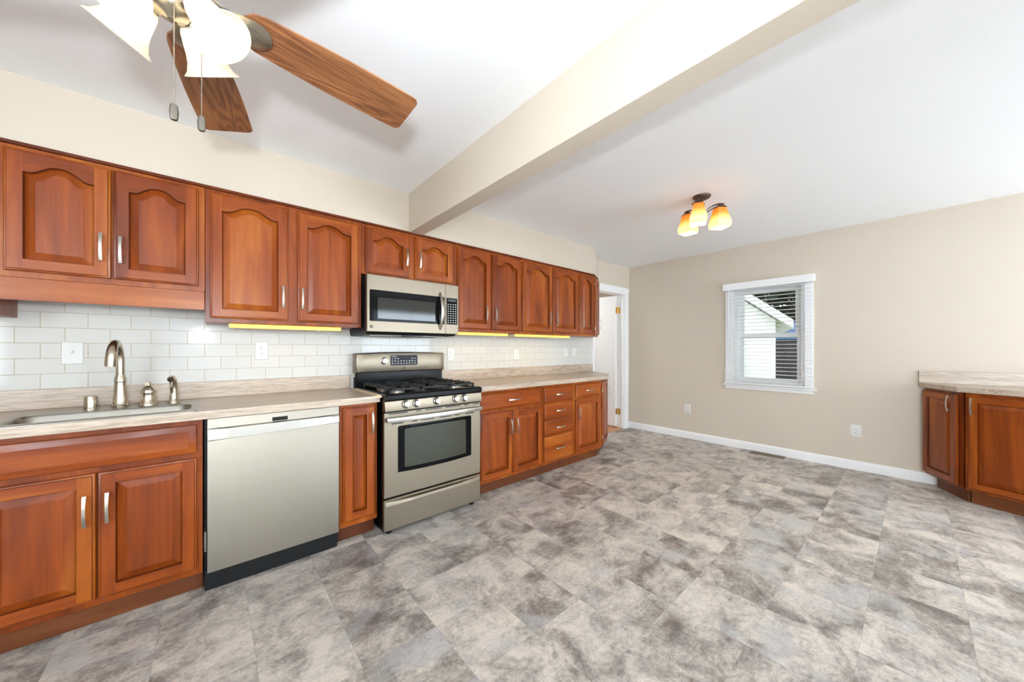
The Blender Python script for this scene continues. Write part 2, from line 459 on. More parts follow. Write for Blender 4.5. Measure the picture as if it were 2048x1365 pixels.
# hall beyond the doorway
b = new(); bx(b, 3.2, 6.2, YK + .0, 5.2, -.1, .004); struct('floor_hall', b, HALLFLOOR, label='orange wood floor beyond the doorway')
b = new(); bx(b, 3.2, 3.3, 3.05, 5.2, 0, 2.6); bx(b, 5.6, 5.7, 3.05, 5.2, 0, 2.6); bx(b, 3.2, 5.7, 5.2, 5.3, 0, 2.6); struct('wall_hall', b, WALL)
b = new(); bx(b, 3.2, 5.7, 3.05, 5.3, 2.44, 2.5); struct('ceiling_hall', b, CEIL)
lamp('hall_fill', 'AREA', (4.2, 4.1, 2.40), 24.0, (.92, .97, 1.0), shape='DISK', size=.35)  # unseen lamp, added to brighten the open door and hall

# ------------------------------------------------------------------ cabinet parts
def arch_fn(u):  # u in -1..1
    a = abs(u) / 0.84
    if a >= 1: return 0.0
    return 0.5 + 0.5 * math.cos(PI * a ** 1.3)
def door_mesh(x0, x1, z0, z1, arch=0.0, st=0.052, rt=None, rb=None, field=0.030, K=24, yb=-0.0028, th=0.0200):
    """raised-panel door facing -y; arch = rise of the cathedral top"""
    rt = rt or st; rb = rb or st
    bm = new(); d = yb - th
    K = K if arch else 2
    us = [1 - 2 * i / (K - 1) for i in range(K)]
    def loop(ix, iz0, iz1, y, rise, flat=False):
        a0, a1 = x0 + ix, x1 - ix; c = (a0 + a1) / 2; h = (a1 - a0) / 2
        bi = st if ix < st else ix; c0, c1 = x0 + bi, x1 - bi; h = (c1 - c0) / 2
        pts = [(a0, y, z0 + iz0), (c0, y, z0 + iz0), (c1, y, z0 + iz0), (a1, y, z0 + iz0), (a1, y, z1 - iz1)]
        for u in us: pts.append((c + u * h, y, z1 - iz1 + (rise * arch_fn(u))))
        return pts + [(a0, y, z1 - iz1)]
    L = [loop(0, 0, 0, yb, 0), loop(0, 0, 0, d + .009, 0), loop(.003, .003, .003, d + .005, 0), loop(.008, .008, .008, d + .0035, 0), loop(.010, .010, .010, d, 0)]
    # frame strip to the opening
    rt2 = rt + arch
    L.append(loop(st, rb, rt2, d, arch))
    L.append(loop(st + .003, rb + .003, rt2 + .003, d + .0135, arch))
    f = min(field, (x1 - x0 - 2 * st) * 0.3)
    L.append(loop(st + .003 + f, rb + .003 + f, rt2 + .003 + f * .95, d + .0022, arch * .96))
    L.append(loop(st + .0045 + f, rb + .0045 + f, rt2 + .0045 + f * .95, d + .001, arch * .96))
    rows = loft(bm, L)
    bmesh.ops.remove_doubles(bm, verts=bm.verts, dist=1e-5)
    bmesh.ops.dissolve_degenerate(bm, dist=1e-6, edges=bm.edges)
    bm.normal_update()
    for fc in bm.faces:
        cz = fc.calc_center_median()
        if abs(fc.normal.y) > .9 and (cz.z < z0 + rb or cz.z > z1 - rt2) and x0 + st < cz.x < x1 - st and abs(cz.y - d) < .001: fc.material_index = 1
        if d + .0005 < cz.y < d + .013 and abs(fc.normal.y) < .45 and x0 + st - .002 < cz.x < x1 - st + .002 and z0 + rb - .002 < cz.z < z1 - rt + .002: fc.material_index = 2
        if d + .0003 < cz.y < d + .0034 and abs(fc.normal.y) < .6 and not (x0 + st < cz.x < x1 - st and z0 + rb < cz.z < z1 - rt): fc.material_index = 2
    return bm
def slab_mesh(x0, x1, z0, z1, bev=0.016, yb=-0.0028, th=0.0200):
    bm = new(); d = yb - th
    def lp(i, y): return [(x0 + i, y, z0 + i), (x1 - i, y, z0 + i), (x1 - i, y, z1 - i), (x0 + i, y, z1 - i)]
    loft(bm, [lp(0, yb), lp(0, d + .010), lp(.003, d + .0075), lp(bev, d + .0012), lp(bev + .0015, d)])
    return bm
def pull_mesh(L=0.132):
    """arched flat bar on two posts, running along x, mounted at y=0 and standing out to -y"""
    bm = new(); n = 15; loops = []
    for i in range(n):
        t = -1 + 2 * i / (n - 1); y = -(0.019 + 0.0115 * (1 - t * t)); x = t * L / 2
        w = .0062 - .0012 * (1 - t * t); s = .0018
        loops.append([(x, y - s, -w), (x, y + s, -w), (x, y + s, w), (x, y - s, w)])
    loft(bm, loops)
    for sx in (-.048, .048): cyl(bm, (sx, 0.0, 0), (sx, -.0255, 0), .0028, seg=10)
    return bm
PULL = None
def pull(parent, x, z, vertical=True, y=-0.0226):
    global PULL
    if PULL is None:
        o = obj('handle', pull_mesh(), NICKEL, None, 40, 'satin nickel arched pull'); PULL = o
    else:
        o = PULL.copy(); COL.objects.link(o)
    o.parent = parent; o.location = (x, y, z); o.rotation_euler = (0, R(90) if vertical else 0, 0)
    return o
def pdoor(t, x0, x1, z0, z1, hx, hz, arch=0.0, name='door', **kw):
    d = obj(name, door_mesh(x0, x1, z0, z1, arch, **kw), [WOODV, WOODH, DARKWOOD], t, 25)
    if hx is not None: pull(d, hx, hz)
    return d
def pdrawer(t, x0, x1, z0, z1, handle=True, bev=0.016, name='drawer'):
    d = obj(name, slab_mesh(x0, x1, z0, z1, bev), WOODH, t, 25)
    if handle: pull(d, (x0 + x1) / 2, (z0 + z1) / 2, False)
    return d

# ------------------------------------------------------------------ hanging cabinets (face plane y = 2.59)
YU, UT, UB = 2.59, 2.14, 1.375
def hang(label, x0, x1, zb=UB, depth=0.325, rz=0, poly=None, loc=None):
    t = thing('hanging_cabinet', label, 'cabinet', loc or (x0, YU, zb), rz, 'hanging kitchen cabinets')
    w, h = x1 - x0, UT - zb
    b = new()
    if poly: prism(b, poly, 0, h - .0005)
    else: bx(b, 0.0006, w - .0006, 0.0195, depth, 0.003, h - .0005)
    obj('carcass', b, WOODV, t)
    b = new(); bx(b, 0.0006, w - .0006, 0, .019, 0, h - .017, .0008); obj('face_frame', b, WOODV, t)
    b = new(); bx(b, 0.0006, w - .0006, -.008, .019, h - .0155, h - .0005, .001); obj('top_molding', b, DARKWOOD, t)
    return t
def L(z, zb): return z - zb
# left edge unit, only its foot shows
t = hang('hanging cabinet at the left edge whose foot shows under the valance', -1.45, -.727)
pdoor(t, .03, .69, .025, .727, .62, .16, .043)
t = hang('short hanging cabinet with a valance board above the sink', -.725, -.026, 1.5415)
pdoor(t, .045, .354, L(1.569, 1.5415), L(2.103, 1.5415), .325, L(1.715, 1.5415), .043)
pdoor(t, .362, .673, L(1.569, 1.5415), L(2.103, 1.5415), .388, L(1.711, 1.5415), .043)
b = new(); bx(b, 0.0006, .6975, .001, .02, -.1005, -.0006, .001); obj('valance', b, WOODH, t)
t = hang('tall two-door hanging cabinet between the sink and the microwave', -.025, .812)
pdoor(t, .020, .391, .024, .727, .362, .172, .043); pdoor(t, .443, .815, .024, .727, .466, .170, .043)
t = hang('low two-door hanging cabinet right above the microwave', .813, 1.584, 1.764)
pdoor(t, .023, .354, .010, .340, .326, .164, .041); pdoor(t, .404, .742, .012, .340, .435, .164, .041)
t = hang('two-door hanging cabinet just right of the microwave', 1.585, 2.349)
pdoor(t, .021, .372, .024, .727, .313, .175, .043); pdoor(t, .396, .751, .024, .727, .419, .174, .043)
t = hang('two-door hanging cabinet second from the far end', 2.35, 3.250)
pdoor(t, .012, .447, .024, .727, .392, .172, .043); pdoor(t, .462, .884, .024, .727, .504, .170, .043)
t = hang('narrow single-door hanging cabinet beside the angled end', 3.251, 3.561)
pdoor(t, .018, .286, .026, .727, .052, .165, .040)
# angled end
t = thing('hanging_cabinet', 'angled end hanging cabinet beside the open doorway', 'cabinet', (3.5635, YU, UB), 25.0, 'hanging kitchen cabinets')
ca, sa = math.cos(R(25)), math.sin(R(25))
def loc25(x, y, ox, oy): dx, dy = x - ox, y - oy; return (dx * ca + dy * sa, -dx * sa + dy * ca)
pl = [loc25(x, y, 3.5635, YU) for x, y in ((3.5635 + .0009, YU + .030), (3.5635 + .245, YU + .1354), (3.94, 2.918), (3.5635 + .0009, 2.918))]
b = new(); prism(b, pl, .003, .7645); obj('carcass', b, WOODV, t)
b = new(); bx(b, .011, .268, 0, .019, 0, .748, .0008); obj('face_frame', b, WOODV, t)
b = new(); bx(b, .012, .268, -.008, .019, .7495, .7645, .001); obj('top_molding', b, DARKWOOD, t)
d = pdoor(t, .022, .250, .026, .727, .215, .165, .035)
for z in (.10, .65):
    b = new(); cyl(b, (.020, -.012, z - .02), (.020, -.012, z + .02), .004, seg=10); obj('hinge', b, NICKEL, d, label='nickel hinge barrel')

# under-cabinet lights
def under(x0, x1, label, k=.6):
    t = thing('under_cabinet_light', label, 'light', (x0, 2.62, UB - .0005), 0, 'under-cabinet light bars')
    w = x1 - x0
    b = new(); bx(b, 0, w, 0.012, .115, -.026, 0, .003); obj('housing', b, mat_house, t)
    b = new(); loft(b, [[(x, .0115, -.001), (x, .001, -.006), (x, .004, -.0235), (x, .0115, -.026)] for x in (.006, w - .006)]); obj('diffuser', b, UNDERLIGHT, t, label='glowing yellow diffuser')
    b = new(); cyl(b, (w * .77, .03, -.026), (w * .77, .03, -.034), .005, seg=10); obj('switch', b, PLASTIC, t)
    lo = lamp('under_cabinet_lamp', 'AREA', (w / 2, .062, -.0275), k * w / .6, (1.0, 0.74, 0.34), shape='RECTANGLE', size=w * .9, size_y=.06); lo.parent = t
    return t
mat_house = mat('cream_light_housing', (0.66, 0.56, 0.34), 0.4)
under(.077, .692, 'glowing yellow light bar under the cabinet left of the microwave', .3)
under(1.620, 2.215, 'glowing yellow light bar nearest the microwave on its right side')
under(2.305, 3.150, 'longest glowing yellow light bar under the far cabinets')

# ------------------------------------------------------------------ base cabinets (face plane y = 2.335)
YB_, BT = 2.335, .876
def basecab(label, x0, x1, toe_m=None, group='base kitchen cabinets', open_top=False):
    t = thing('base_cabinet', label, 'cabinet', (x0, YB_, 0), 0, group)
    w = x1 - x0
    b = new()
    if open_top:
        bx(b, .0006, .018, .0195, .575, .1055, BT - .002); bx(b, w - .018, w - .0006, .0195, .575, .1055, BT - .002); bx(b, .018, w - .018, .0195, .575, .1055, .122); bx(b, .018, w - .018, .565, .575, .122, BT - .002)
    else: bx(b, .0006, w - .0006, .0195, .575, .1055, BT - .002)
    obj('carcass', b, WOODV, t)
    b = new(); bx(b, .0006, w - .0006, 0, .019, .105, BT - .002, .0008); obj('face_frame', b, WOODV, t)
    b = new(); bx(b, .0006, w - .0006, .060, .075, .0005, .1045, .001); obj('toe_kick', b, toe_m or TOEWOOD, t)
    return t
t = basecab('sink base cabinet with long false drawer front and two doors', -.725, -.031, open_top=True)
pdrawer(t, .025, .672, .711, .850, False, .028, 'false_drawer_front')
pdoor(t, .025, .347, .137, .686, .319, .534); pdoor(t, .353, .672, .137, .686, .383, .534)
t = basecab('slim single-door base cabinet between dishwasher and range', .601, .833)
pdoor(t, .018, .214, .140, .856, .190, .745, st=.055, field=.018)
t = basecab('base cabinet with one wide drawer over two doors right of the range', 1.636, 2.389)
pdrawer(t, .019, .731, .710, .855); pdoor(t, .019, .371, .135, .685, .338, .545); pdoor(t, .378, .731, .135, .685, .408, .545)
t = basecab('base cabinet with a stack of four drawers', 2.390, 2.853)
for z0, z1 in ((.706, .850), (.543, .696), (.384, .532), (.132, .372)): pdrawer(t, .022, .440, z0, z1)
t = basecab('base cabinet with one small drawer over a single door', 2.854, 3.3455)
pdrawer(t, .027, .446, .711, .853); pdoor(t, .027, .446, .130, .690, .062, .540)
# angled end base cabinet
t = thing('base_cabinet', 'angled end base cabinet with one door beside the doorway', 'cabinet', (3.347, YB_, 0), 26.0, 'base kitchen cabinets')
ca6, sa6 = math.cos(R(26)), math.sin(R(26))
def l26(x, y): dx, dy = x - 3.347, y - YB_; return (dx * ca6 + dy * sa6, -dx * sa6 + dy * ca6)
b = new(); prism(b, [l26(*p) for p in ((3.348, YB_ + .030), (3.6985, 2.528), (3.93, 2.912), (3.348, 2.912))], .1055, BT - .002); obj('carcass', b, WOODV, t)
b = new(); bx(b, .012, .392, 0, .019, .105, BT - .002, .0008); obj('face_frame', b, WOODV, t)
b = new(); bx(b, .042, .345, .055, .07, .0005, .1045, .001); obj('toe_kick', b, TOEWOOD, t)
d = pdoor(t, .028, .375, .125, .855, .348, .70)
for z in (.22, .75):
    b = new(); cyl(b, (.026, -.012, z - .02), (.026, -.012, z + .02), .004, seg=10); obj('hinge', b, NICKEL, d, label='nickel hinge barrel')

# bow-front buffet cabinets on the far wall
def buffet(label, loc, rz, w, polyw, doors, tw):
    t = thing('base_cabinet', label, 'cabinet', (*loc, 0), rz, 'buffet cabinets on the far wall')
    c, s = math.cos(R(rz)), math.sin(R(rz))
    lp = [((x - loc[0]) * c + (y - loc[1]) * s, -(x - loc[0]) * s + (y - loc[1]) * c) for x, y in polyw]
    b = new(); prism(b, lp, .1055, BT - .002); obj('carcass', b, WOODV, t)
    b = new(); bx(b, .012, w - .012, 0, .019, .105, BT - .002, .0008); obj('face_frame', b, WOODV, t)
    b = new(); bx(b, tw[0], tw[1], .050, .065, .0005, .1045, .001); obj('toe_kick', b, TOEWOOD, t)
    for x0, x1, hx in doors: pdoor(t, x0, x1, .125, .850, hx, .775, st=.05)
    return t
A0, A1 = (4.900, -.048), (4.545, -.238)
r1 = math.degrees(math.atan2(A1[1] - A0[1], A1[0] - A0[0])); w1 = math.hypot(A1[0] - A0[0], A1[1] - A0[1])
BLEN = 0.86; r2 = -111.9
B1 = (A1[0] + BLEN * math.cos(R(r2)), A1[1] + BLEN * math.sin(R(r2)))
buffet('narrow angled buffet cabinet against the far wall', A0, r1, w1, [(4.905, -.075), (4.562, -.258), (4.70, -.36), (4.925, -.36)], [(.012, w1 - .030, w1 - .075)], (.06, w1 - .026))
buffet('wide buffet cabinet at the right edge of the room', (A1[0] - .003, A1[1] - .006), r2, BLEN, [(4.566, -.276), (B1[0] + .026, B1[1] - .010), (4.925, B1[1] - .2), (4.925, -.37), (4.71, -.37)], [(.028, .44, .052), (.448, .845, .82)], (.026, BLEN))

# ------------------------------------------------------------------ worktops
def worktop(label, slabs, up, z0=.8775, z1=.917, lm=None):
    lm = lm or LAMINATE
    t = thing('worktop', label, 'worktop', (0, 0, 0))
    b = new()
    for poly in slabs:
        loft(b, [[(x, y, z0) for x, y in poly], [(x, y, z1 - .002) for x, y in poly], [(x, y, z1) for x, y in shrink(poly, .002)]])
    obj('slab', b, lm, t)
    b = new(); bx(b, *up, .002); obj('upstand', b, lm, t)
    return t
def shrink(poly, d):
    cx = sum(p[0] for p in poly) / len(poly); cy = sum(p[1] for p in poly) / len(poly)
    return [(x + (d if x < cx else -d), y + (d if y < cy else -d)) for x, y in poly]
SX0, SX1, SY0, SY1 = -.655, -.07, 2.3585, 2.607      # hole for the sink bowl
def slab_with_hole():
    b = new()
    x0, x1, y0, y1 = -1.4, .836, 2.29, 2.918
    for (a, c, d, e) in ((x0, SX0, y0, y1), (SX1, x1, y0, y1), (SX0, SX1, y0, SY0), (SX0, SX1, SY1, y1)):
        bx(b, a, c, d, e, .8775, .917)
    bmesh.ops.remove_doubles(b, verts=b.verts, dist=1e-5)
    return b
t = thing('worktop', 'beige wood-grain laminate worktop holding the sink', 'worktop')
obj('slab', slab_with_hole(), LAMINATE, t)
b = new(); bx(b, -1.4, .822, 2.900, 2.9185, .9172, 1.019, .002); obj('upstand', b, LAMINATE, t)
worktop('beige laminate worktop with angled end right of the range', [[(1.613, 2.29), (3.365, 2.29), (3.712, 2.478), (3.972, 2.904), (3.972, 2.918), (1.613, 2.918)]], (1.613, 3.968, 2.900, 2.9185, .9172, 1.019))
worktop('beige laminate buffet worktop against the far wall', [[(4.938, -.012), (4.905, -.018), (4.540, -.212), (4.525 + BLEN * math.cos(R(r2)), -.235 + BLEN * math.sin(R(r2))), (4.938, -1.25)]], (4.918, 4.9385, -1.25, -.014, .9172, 1.025), lm=LAMINATEY)
# strip bridging the gap beside the range
b = new(); loft(b, [[(.805, 2.80, .918), (.8455, 2.80, .9205), (.8455, 2.80, .9225), (.805, 2.80, .920)], [(.806, 2.29, .918), (.8455, 2.29, .9205), (.8455, 2.29, .9225), (.806, 2.29, .920)], [(.806, 2.284, .905), (.8455, 2.284, .905), (.8455, 2.282, .907), (.806, 2.282, .907)]])
tag(obj('gap_cover', b, TAPE), 'tan strip bridging the worktop gap left of the range', 'strip')

# ------------------------------------------------------------------ sink and its fittings
t = thing('sink', 'stainless steel drop-in sink with single bowl', 'sink', (-.362, 2.56, .917))
def rr(x0, x1, y0, y1, r, z, n=6):
    pts = []
    for (cx, cy, a) in ((x1 - r, y1 - r, 0), (x0 + r, y1 - r, 90), (x0 + r, y0 + r, 180), (x1 - r, y0 + r, 270)):
        for i in range(n + 1):
            an = R(a + 90 * i / n); pts.append((cx + r * math.cos(an), cy + r * math.sin(an), z))
    return pts
hw = .31
b = new()
loft(b, [rr(-hw, hw, -.257, .255, .012, .0005), rr(-hw, hw, -.257, .255, .012, .004), rr(-hw + .006, hw - .006, -.251, .249, .012, .006), rr(-hw + .014, hw - .014, -.243, .241, .012, .005),
         rr(-.285, .285, -.199, .044, .05, .005), rr(-.279, .279, -.194, .038, .05, -.003), rr(-.268, .268, -.182, .024, .05, -.165), rr(-.245, .245, -.165, 0.0, .04, -.178)], False, True)
obj('bowl', b, SINKSTEEL, t, 40)
b = new(); lathe(b, [(.042, -.1775), (.042, -.1745), (.030, -.1745), (.028, -.178)], (0, -.09, 0)); obj('drain', b, BRIGHTSTEEL, t)
SZ = .9225
# faucet
t = thing('faucet', 'tall brushed nickel gooseneck faucet at the sink', 'faucet', (-.361, 2.735, SZ))
b = new()
lathe(b, [(.033, 0), (.034, .006), (.030, .010), (.0275, .03), (.024, .08), (.0215, .125), (.0215, .128), (.0235, .131), (.021, .15), (.017, .165)], seg=28)
obj('base', b, FAUCET, t, 40)
b = new(); P = []
for i in range(6): P.append((0, -.001 * i, .155 + .018 * i))
rr_ = .088
for i in range(1, 15):
    a = R(180 - 165 * i / 14); P.append((-.006 * i / 14, -.006 - rr_ - rr_ * math.cos(a), .245 + rr_ * math.sin(a)))
l = P[-1]; P.append((l[0] - .002, l[1] + .002, l[2] - .03)); P.append((l[0] - .003, l[1] + .004, l[2] - .05))
tube(b, P, [.0165] * 6 + [.0155] * 8 + [.016, .017, .018, .019, .020, .0205, .0215, .0215], 18); obj('spout', b, FAUCET, t, 60)
t = thing('faucet_valve', 'bell-shaped nickel faucet lever base right of the spout', 'valve', (-.256, 2.705, SZ))
b = new(); lathe(b, [(.036, 0), (.036, .006), (.031, .012), (.027, .05), (.028, .062), (.030, .070), (.026, .083), (.016, .098), (.010, .104), (.010, .112)], seg=28); obj('base', b, FAUCET, t, 40)
b = new(); tube(b, [(0, .012, .112), (0, 0, .116), (.0, -.03, .119), (0, -.058, .117)], [.009, .011, .009, .010], 12); obj('lever', b, FAUCET, t, 50)
t = thing('side_sprayer', 'curved nickel side sprayer at the right end of the sink', 'sprayer', (-.157, 2.708, SZ))
b = new(); lathe(b, [(.027, 0), (.026, .006), (.021, .014), (.0175, .035), (.0165, .05)], seg=24); obj('base', b, FAUCET, t, 40)
b = new(); tube(b, [(0, 0, .045), (0, .002, .075), (-.001, .000, .105), (-.003, -.012, .127), (-.006, -.035, .140), (-.008, -.056, .138), (-.009, -.066, .134)], [.015, .0145, .015, .016, .016, .0165, .014], 16); obj('spray_head', b, FAUCET, t, 60)
b = new(); tube(b, [(-.006, -.030, .122), (-.008, -.026, .098), (-.008, -.021, .072), (-.006, -.018, .056)], [.004, .007, .007, .003], 10); obj('trigger', b, FAUCET, t, 60)
t = thing('air_gap_cap', 'short nickel cylinder cap left of the faucet', 'cap', (-.459, 2.720, SZ))
b = new(); lathe(b, [(.026, 0), (.026, .004), (.0235, .006), (.0235, .060), (.0215, .0635)], seg=28); obj('sleeve', b, FAUCET, t, 40)
b = new(); lathe(b, [(.0285, 0.0), (.0285, .003), (.0245, .0035)], seg=28); obj('flange', b, BRIGHTSTEEL, t, 40)

# ------------------------------------------------------------------ dishwasher
t = thing('dishwasher', 'stainless steel dishwasher with pocket bar handle', 'dishwasher', (-.014, 2.305, 0))
W = .606
b = new(); bx(b, -.012, W + .004, .045, .59, .02, .868); obj('tub', b, BLACKM, t)
b = new(); bx(b, 0, W, 0, .030, .104, .873, .0025, 0, 2); dd = obj('door', b, STEELDW, t)
b = new()
n = 17; lo = []
for i in range(n):
    u = -1 + 2 * i / (n - 1); x = W / 2 + u * (W / 2 - .002); zc = .795 + .0 * u; dz = .0
    bo_ = 1 - u * u; lo.append([(x, -.0002, .826), (x, -.006 - .010 * bo_, .8245), (x, -.009 - .018 * bo_, .8225 - .004 * (1 - bo_)), (x, -.010 - .018 * bo_, .774 + .006 * u), (x, -.0002, .768 + .006 * u)])
loft(b, lo); obj('handle', b, mat('smooth_steel_bar', (0.46, 0.44, 0.40), 0.30, 1.0), dd, label='polished bar handle')
b = new(); bx(b, .268, .340, -.0012, .001, .828, .849, .0005); obj('control_window', b, BLACKM, dd, label='small dark control window')
b = new(); bx(b, -.010, W - .002, .036, .050, .001, .103, .001); obj('toe_panel', b, BLACKM, t, label='black toe panel')
b = new(); bx(b, -.013, -.003, .035, .045, .20, .30, .001); cyl(b, (-.008, .034, .215), (-.008, .03, .215), .004, seg=8); obj('hinge', b, mat('hinge_steel', (.3, .29, .26), .4, 1.0), t)

# ------------------------------------------------------------------ gas range
t = thing('gas_range', 'stainless steel gas range with five burner knobs', 'range', (.847, 2.247, 0))
W = .760
b = new(); bx(b, .004, W - .004, .030, .640, .022, .905, .002); obj('body', b, BLACK, t, label='black enamel side and back')
for (x, y) in ((.05, .05), (W - .05, .05), (.05, .58), (W - .05, .58)):
    b = new(); cyl(b, (x, y, 0.0005), (x, y, .023), .018, seg=14); obj('foot', b, BLACKM, t)
# storage drawer
b = new()
lo = []
n = 13
bx(b, 0, W, 0, .029, .034, .238, .003)
dr = obj('drawer', b, STEEL, t)
b = new()
lo = []
for i in range(n):
    u = -1 + 2 * i / (n - 1); x = W / 2 + u * (W / 2 - .008); z = .196 + .010 * (1 - u * u); y = -.004 - .022 * (1 - u * u) ** .7
    lo.append([(x, -.0003, .228), (x, y * .5, .226), (x, y, z + .017), (x, y - .002, z), (x, -.0003, z - .006)])
loft(b, lo); obj('handle', b, STEEL, dr, 40)
# oven door
b = new(); bx(b, 0, W, 0, .029, .250, .806, .003); od = obj('door', b, STEEL, t)
def bowed(x0, x1, z0, z1, sag, y, r=.012, n=12):
    pts = []
    for i in range(n + 1):
        u = i / n; pts.append((x0 + (x1 - x0) * u, y, z0 - sag * (1 - (2 * u - 1) ** 2)))
    pts += [(x1, y, z1 - r), (x1 - r * .3, y, z1 - r * .3), (x1 - r, y, z1), (x0 + r, y, z1), (x0 + r * .3, y, z1 - r * .3), (x0, y, z1 - r)]
    return pts
b = new(); loft(b, [bowed(.092, .674, .405, .712, .010, .0005), bowed(.092, .674, .405, .712, .010, -.0022), bowed(.095, .671, .408, .709, .010, -.003)]); win = obj('window', b, GLASSD, od, label='black glass oven window border')
b = new(); loft(b, [bowed(.137, .624, .430, .688, .006, -.0029), bowed(.137, .624, .430, .688, .006, -.0036)]); obj('pane', b, GLASSI, win, label='tinted see-through pane')
b = new(); lo = []
for i in range(15):
    u = -1 + 2 * i / 14; x = W / 2 + u * (W / 2 - .008); y = -.032 - .022 * (1 - u * u); z = .760
    lo.append([(x, y - .006, z - .015), (x, y + .006, z - .013), (x, y + .006, z + .013), (x, y - .006, z + .015), (x, y - .009, z)])
loft(b, lo)
for x in (.016, W - .016): bx(b, x - .010, x + .010, -.034, -.0003, .747, .773, .002)
obj('handle', b, BRIGHTSTEEL, od, 40, 'polished bowed handle bar')
for z, segs in ((.797, ((.03, .16), (.22, .26), (.29, .42), (.45, .58), (.61, .65), (.69, .745))), (.730, ((.05, .13), (.19, .23), (.26, .36), (.40, .50), (.53, .57), (.62, .70)))):
    for a, c in segs: obj('vent_slot', bx(new(), a, c, -.0012, .002, z - .0035, z + .0035), SLOT, od)
# control panel with knobs
b = new(); loft(b, [[(x, .029, .812), (x, -.018, .815), (x, -.020, .822), (x, -.010, .880), (x, -.004, .884), (x, .029, .884)] for x in (0.0, W)]); cp = obj('control_panel', b, STEEL, t)
b = new(); bx(b, .003, W - .003, .0, .03, .8055, .8125); obj('panel_gap', b, BLACK, t)
for i, kx in enumerate((.140, .216, .370, .524, .600)):
    o_ = (kx, -.0155, .853); ax = (0, -1, .16)
    b = new(); lathe(b, [(.0275, -.001), (.0275, .0012), (.025, .0015)], o_, ax, 24); obj('knob_ring', b, BLACKM, cp, 40)
    b = new(); lathe(b, [(.0235, 0.001), (.0235, .004), (.020, .006), (.019, .020), (.017, .024)], o_, ax, 24)
    k = obj('knob', b, BRIGHTSTEEL, cp, 40)
    b = new(); bx(b, kx - .0045, kx + .0045, -.052, -.036, .834, .881, .002); obj('grip', b, BRIGHTSTEEL, k, 40)
# cooktop
b = new(); loft(b, [[(0, -.012, .8845), (W, -.012, .8845), (W, .585, .8845), (0, .585, .8845)], [(0, -.022, .893), (W, -.022, .893), (W, .585, .893), (0, .585, .893)], [(0, -.022, .918), (W, -.022, .918), (W, .585, .918), (0, .585, .918)],
               [(.008, -.012, .928), (W - .008, -.012, .928), (W - .008, .585, .928), (.008, .585, .928)], [(.03, .012, .928), (W - .03, .012, .928), (W - .03, .565, .928), (.03, .565, .928)],
               [(.04, .022, .918), (W - .04, .022, .918), (W - .04, .555, .918), (.04, .555, .918)]])
ck = obj('cooktop', b, BLACK, t, 30, 'black enamel cooktop')
for (x, y, r) in ((.15, .15, .040), (.15, .43, .034), (.38, .29, .045), (.61, .15, .040), (.61, .43, .034)):
    b = new(); lathe(b, [(r + .012, .918), (r + .008, .930), (r, .932), (r, .936)], (x, y, 0), seg=24); bu = obj('burner', b, ALU, ck, 40)
    b = new(); lathe(b, [(r - .004, .936), (r - .002, .944), (r - .008, .948)], (x, y, 0), seg=24); obj('burner_cap', b, IRON, bu, 40)
def grate(x0, x1):
    b = new(); y0, y1, z = .020, .560, .957; s = .0065
    def bar(xa, ya, xb, yb, zz=z): bx(b, min(xa, xb) - (s if xa == xb else 0), max(xa, xb) + (s if xa == xb else 0), min(ya, yb) - (s if ya == yb else 0), max(ya, yb) + (s if ya == yb else 0), zz - .009, zz + .006, .002)
    for x in (x0 + s, x1 - s): bar(x, y0, x, y1, z - .004)
    for y in (y0 + s, (y0 + y1) / 2, y1 - s): bar(x0, y, x1, y, z - .004)
    xm = (x0 + x1) / 2
    for yc in ((y0 * 3 + y1) / 4, (y0 + 3 * y1) / 4):
        bar(x0, yc, xm - .03, yc); bar(xm + .03, yc, x1, yc)
        bar(xm, yc - .125, xm, yc - .03); bar(xm, yc + .03, xm, yc + .125)
        for dy in (-.075, .075):
            bar(x0, yc + dy, x0 + .055, yc + dy, z + .003); bar(x1 - .055, yc + dy, x1, yc + dy, z + .003)
    for (x, y) in ((x0 + s, y0 + s), (x1 - s, y0 + s), (x0 + s, y1 - s), (x1 - s, y1 - s)): bx(b, x - s, x + s, y - s, y + s, .9185, z, .001)
    return b
for (x0, x1) in ((.045, .262), (.268, .492), (.498, .715)): obj('grate', grate(x0, x1), IRON, ck, 30)
# back guard
b = new(); bx(b, .006, W - .006, .587, .635, .905, 1.045, .004); bx(b, .0, .006, .585, .64, .905, 1.0); obj('splash_panel', b, BLACK, t)
b = new()
def bgl(y, k): 
    pts = []
    n = 16
    for i in range(n + 1):
        u = -1 + 2 * i / n; pts.append((W / 2 + u * (W / 2 + .002 - k), y, 1.186 + .012 * (1 - u * u) - k))
    for i in range(n + 1):
        u = 1 - 2 * i / n; pts.append((W / 2 + u * (W / 2 + .002 - k), y, 1.034 - .0 * (1 - u * u) + k + .012 * u * u * 0))
    return pts
loft(b, [bgl(.655, .0), bgl(.578, 0), bgl(.571, .004), bgl(.568, .010)]); gd = obj('back_guard', b, STEEL, t, 40)
b = new()
def rrx(x0, x1, z0, z1, r, y): return [(p[0], y, p[1]) for p in [(q[0], q[1]) for q in rr(x0, x1, z0, z1, r, 0, 4)]]
loft(b, [rrx(.265, .502, 1.087, 1.172, .012, .570), rrx(.265, .502, 1.087, 1.172, .012, .5655)]); dp = obj('display', b, GLASSD, gd, label='black touch control display')
b = new()
for r_ in range(3):
    for c_ in range(9):
        if (r_ == 0 and 3 <= c_ <= 5) or (c_ == 6 and r_ == 0): continue
        x = .277 + c_ * .0245; z = 1.100 + (2 - r_) * .020; bx(b, x, x + .010, .5650, .5656, z, z + (.007 if (r_ + c_) % 3 else .005))
bx(b, .275, .320, .5650, .5656, 1.160, 1.163); obj('key_marks', b, KEYM, dp)
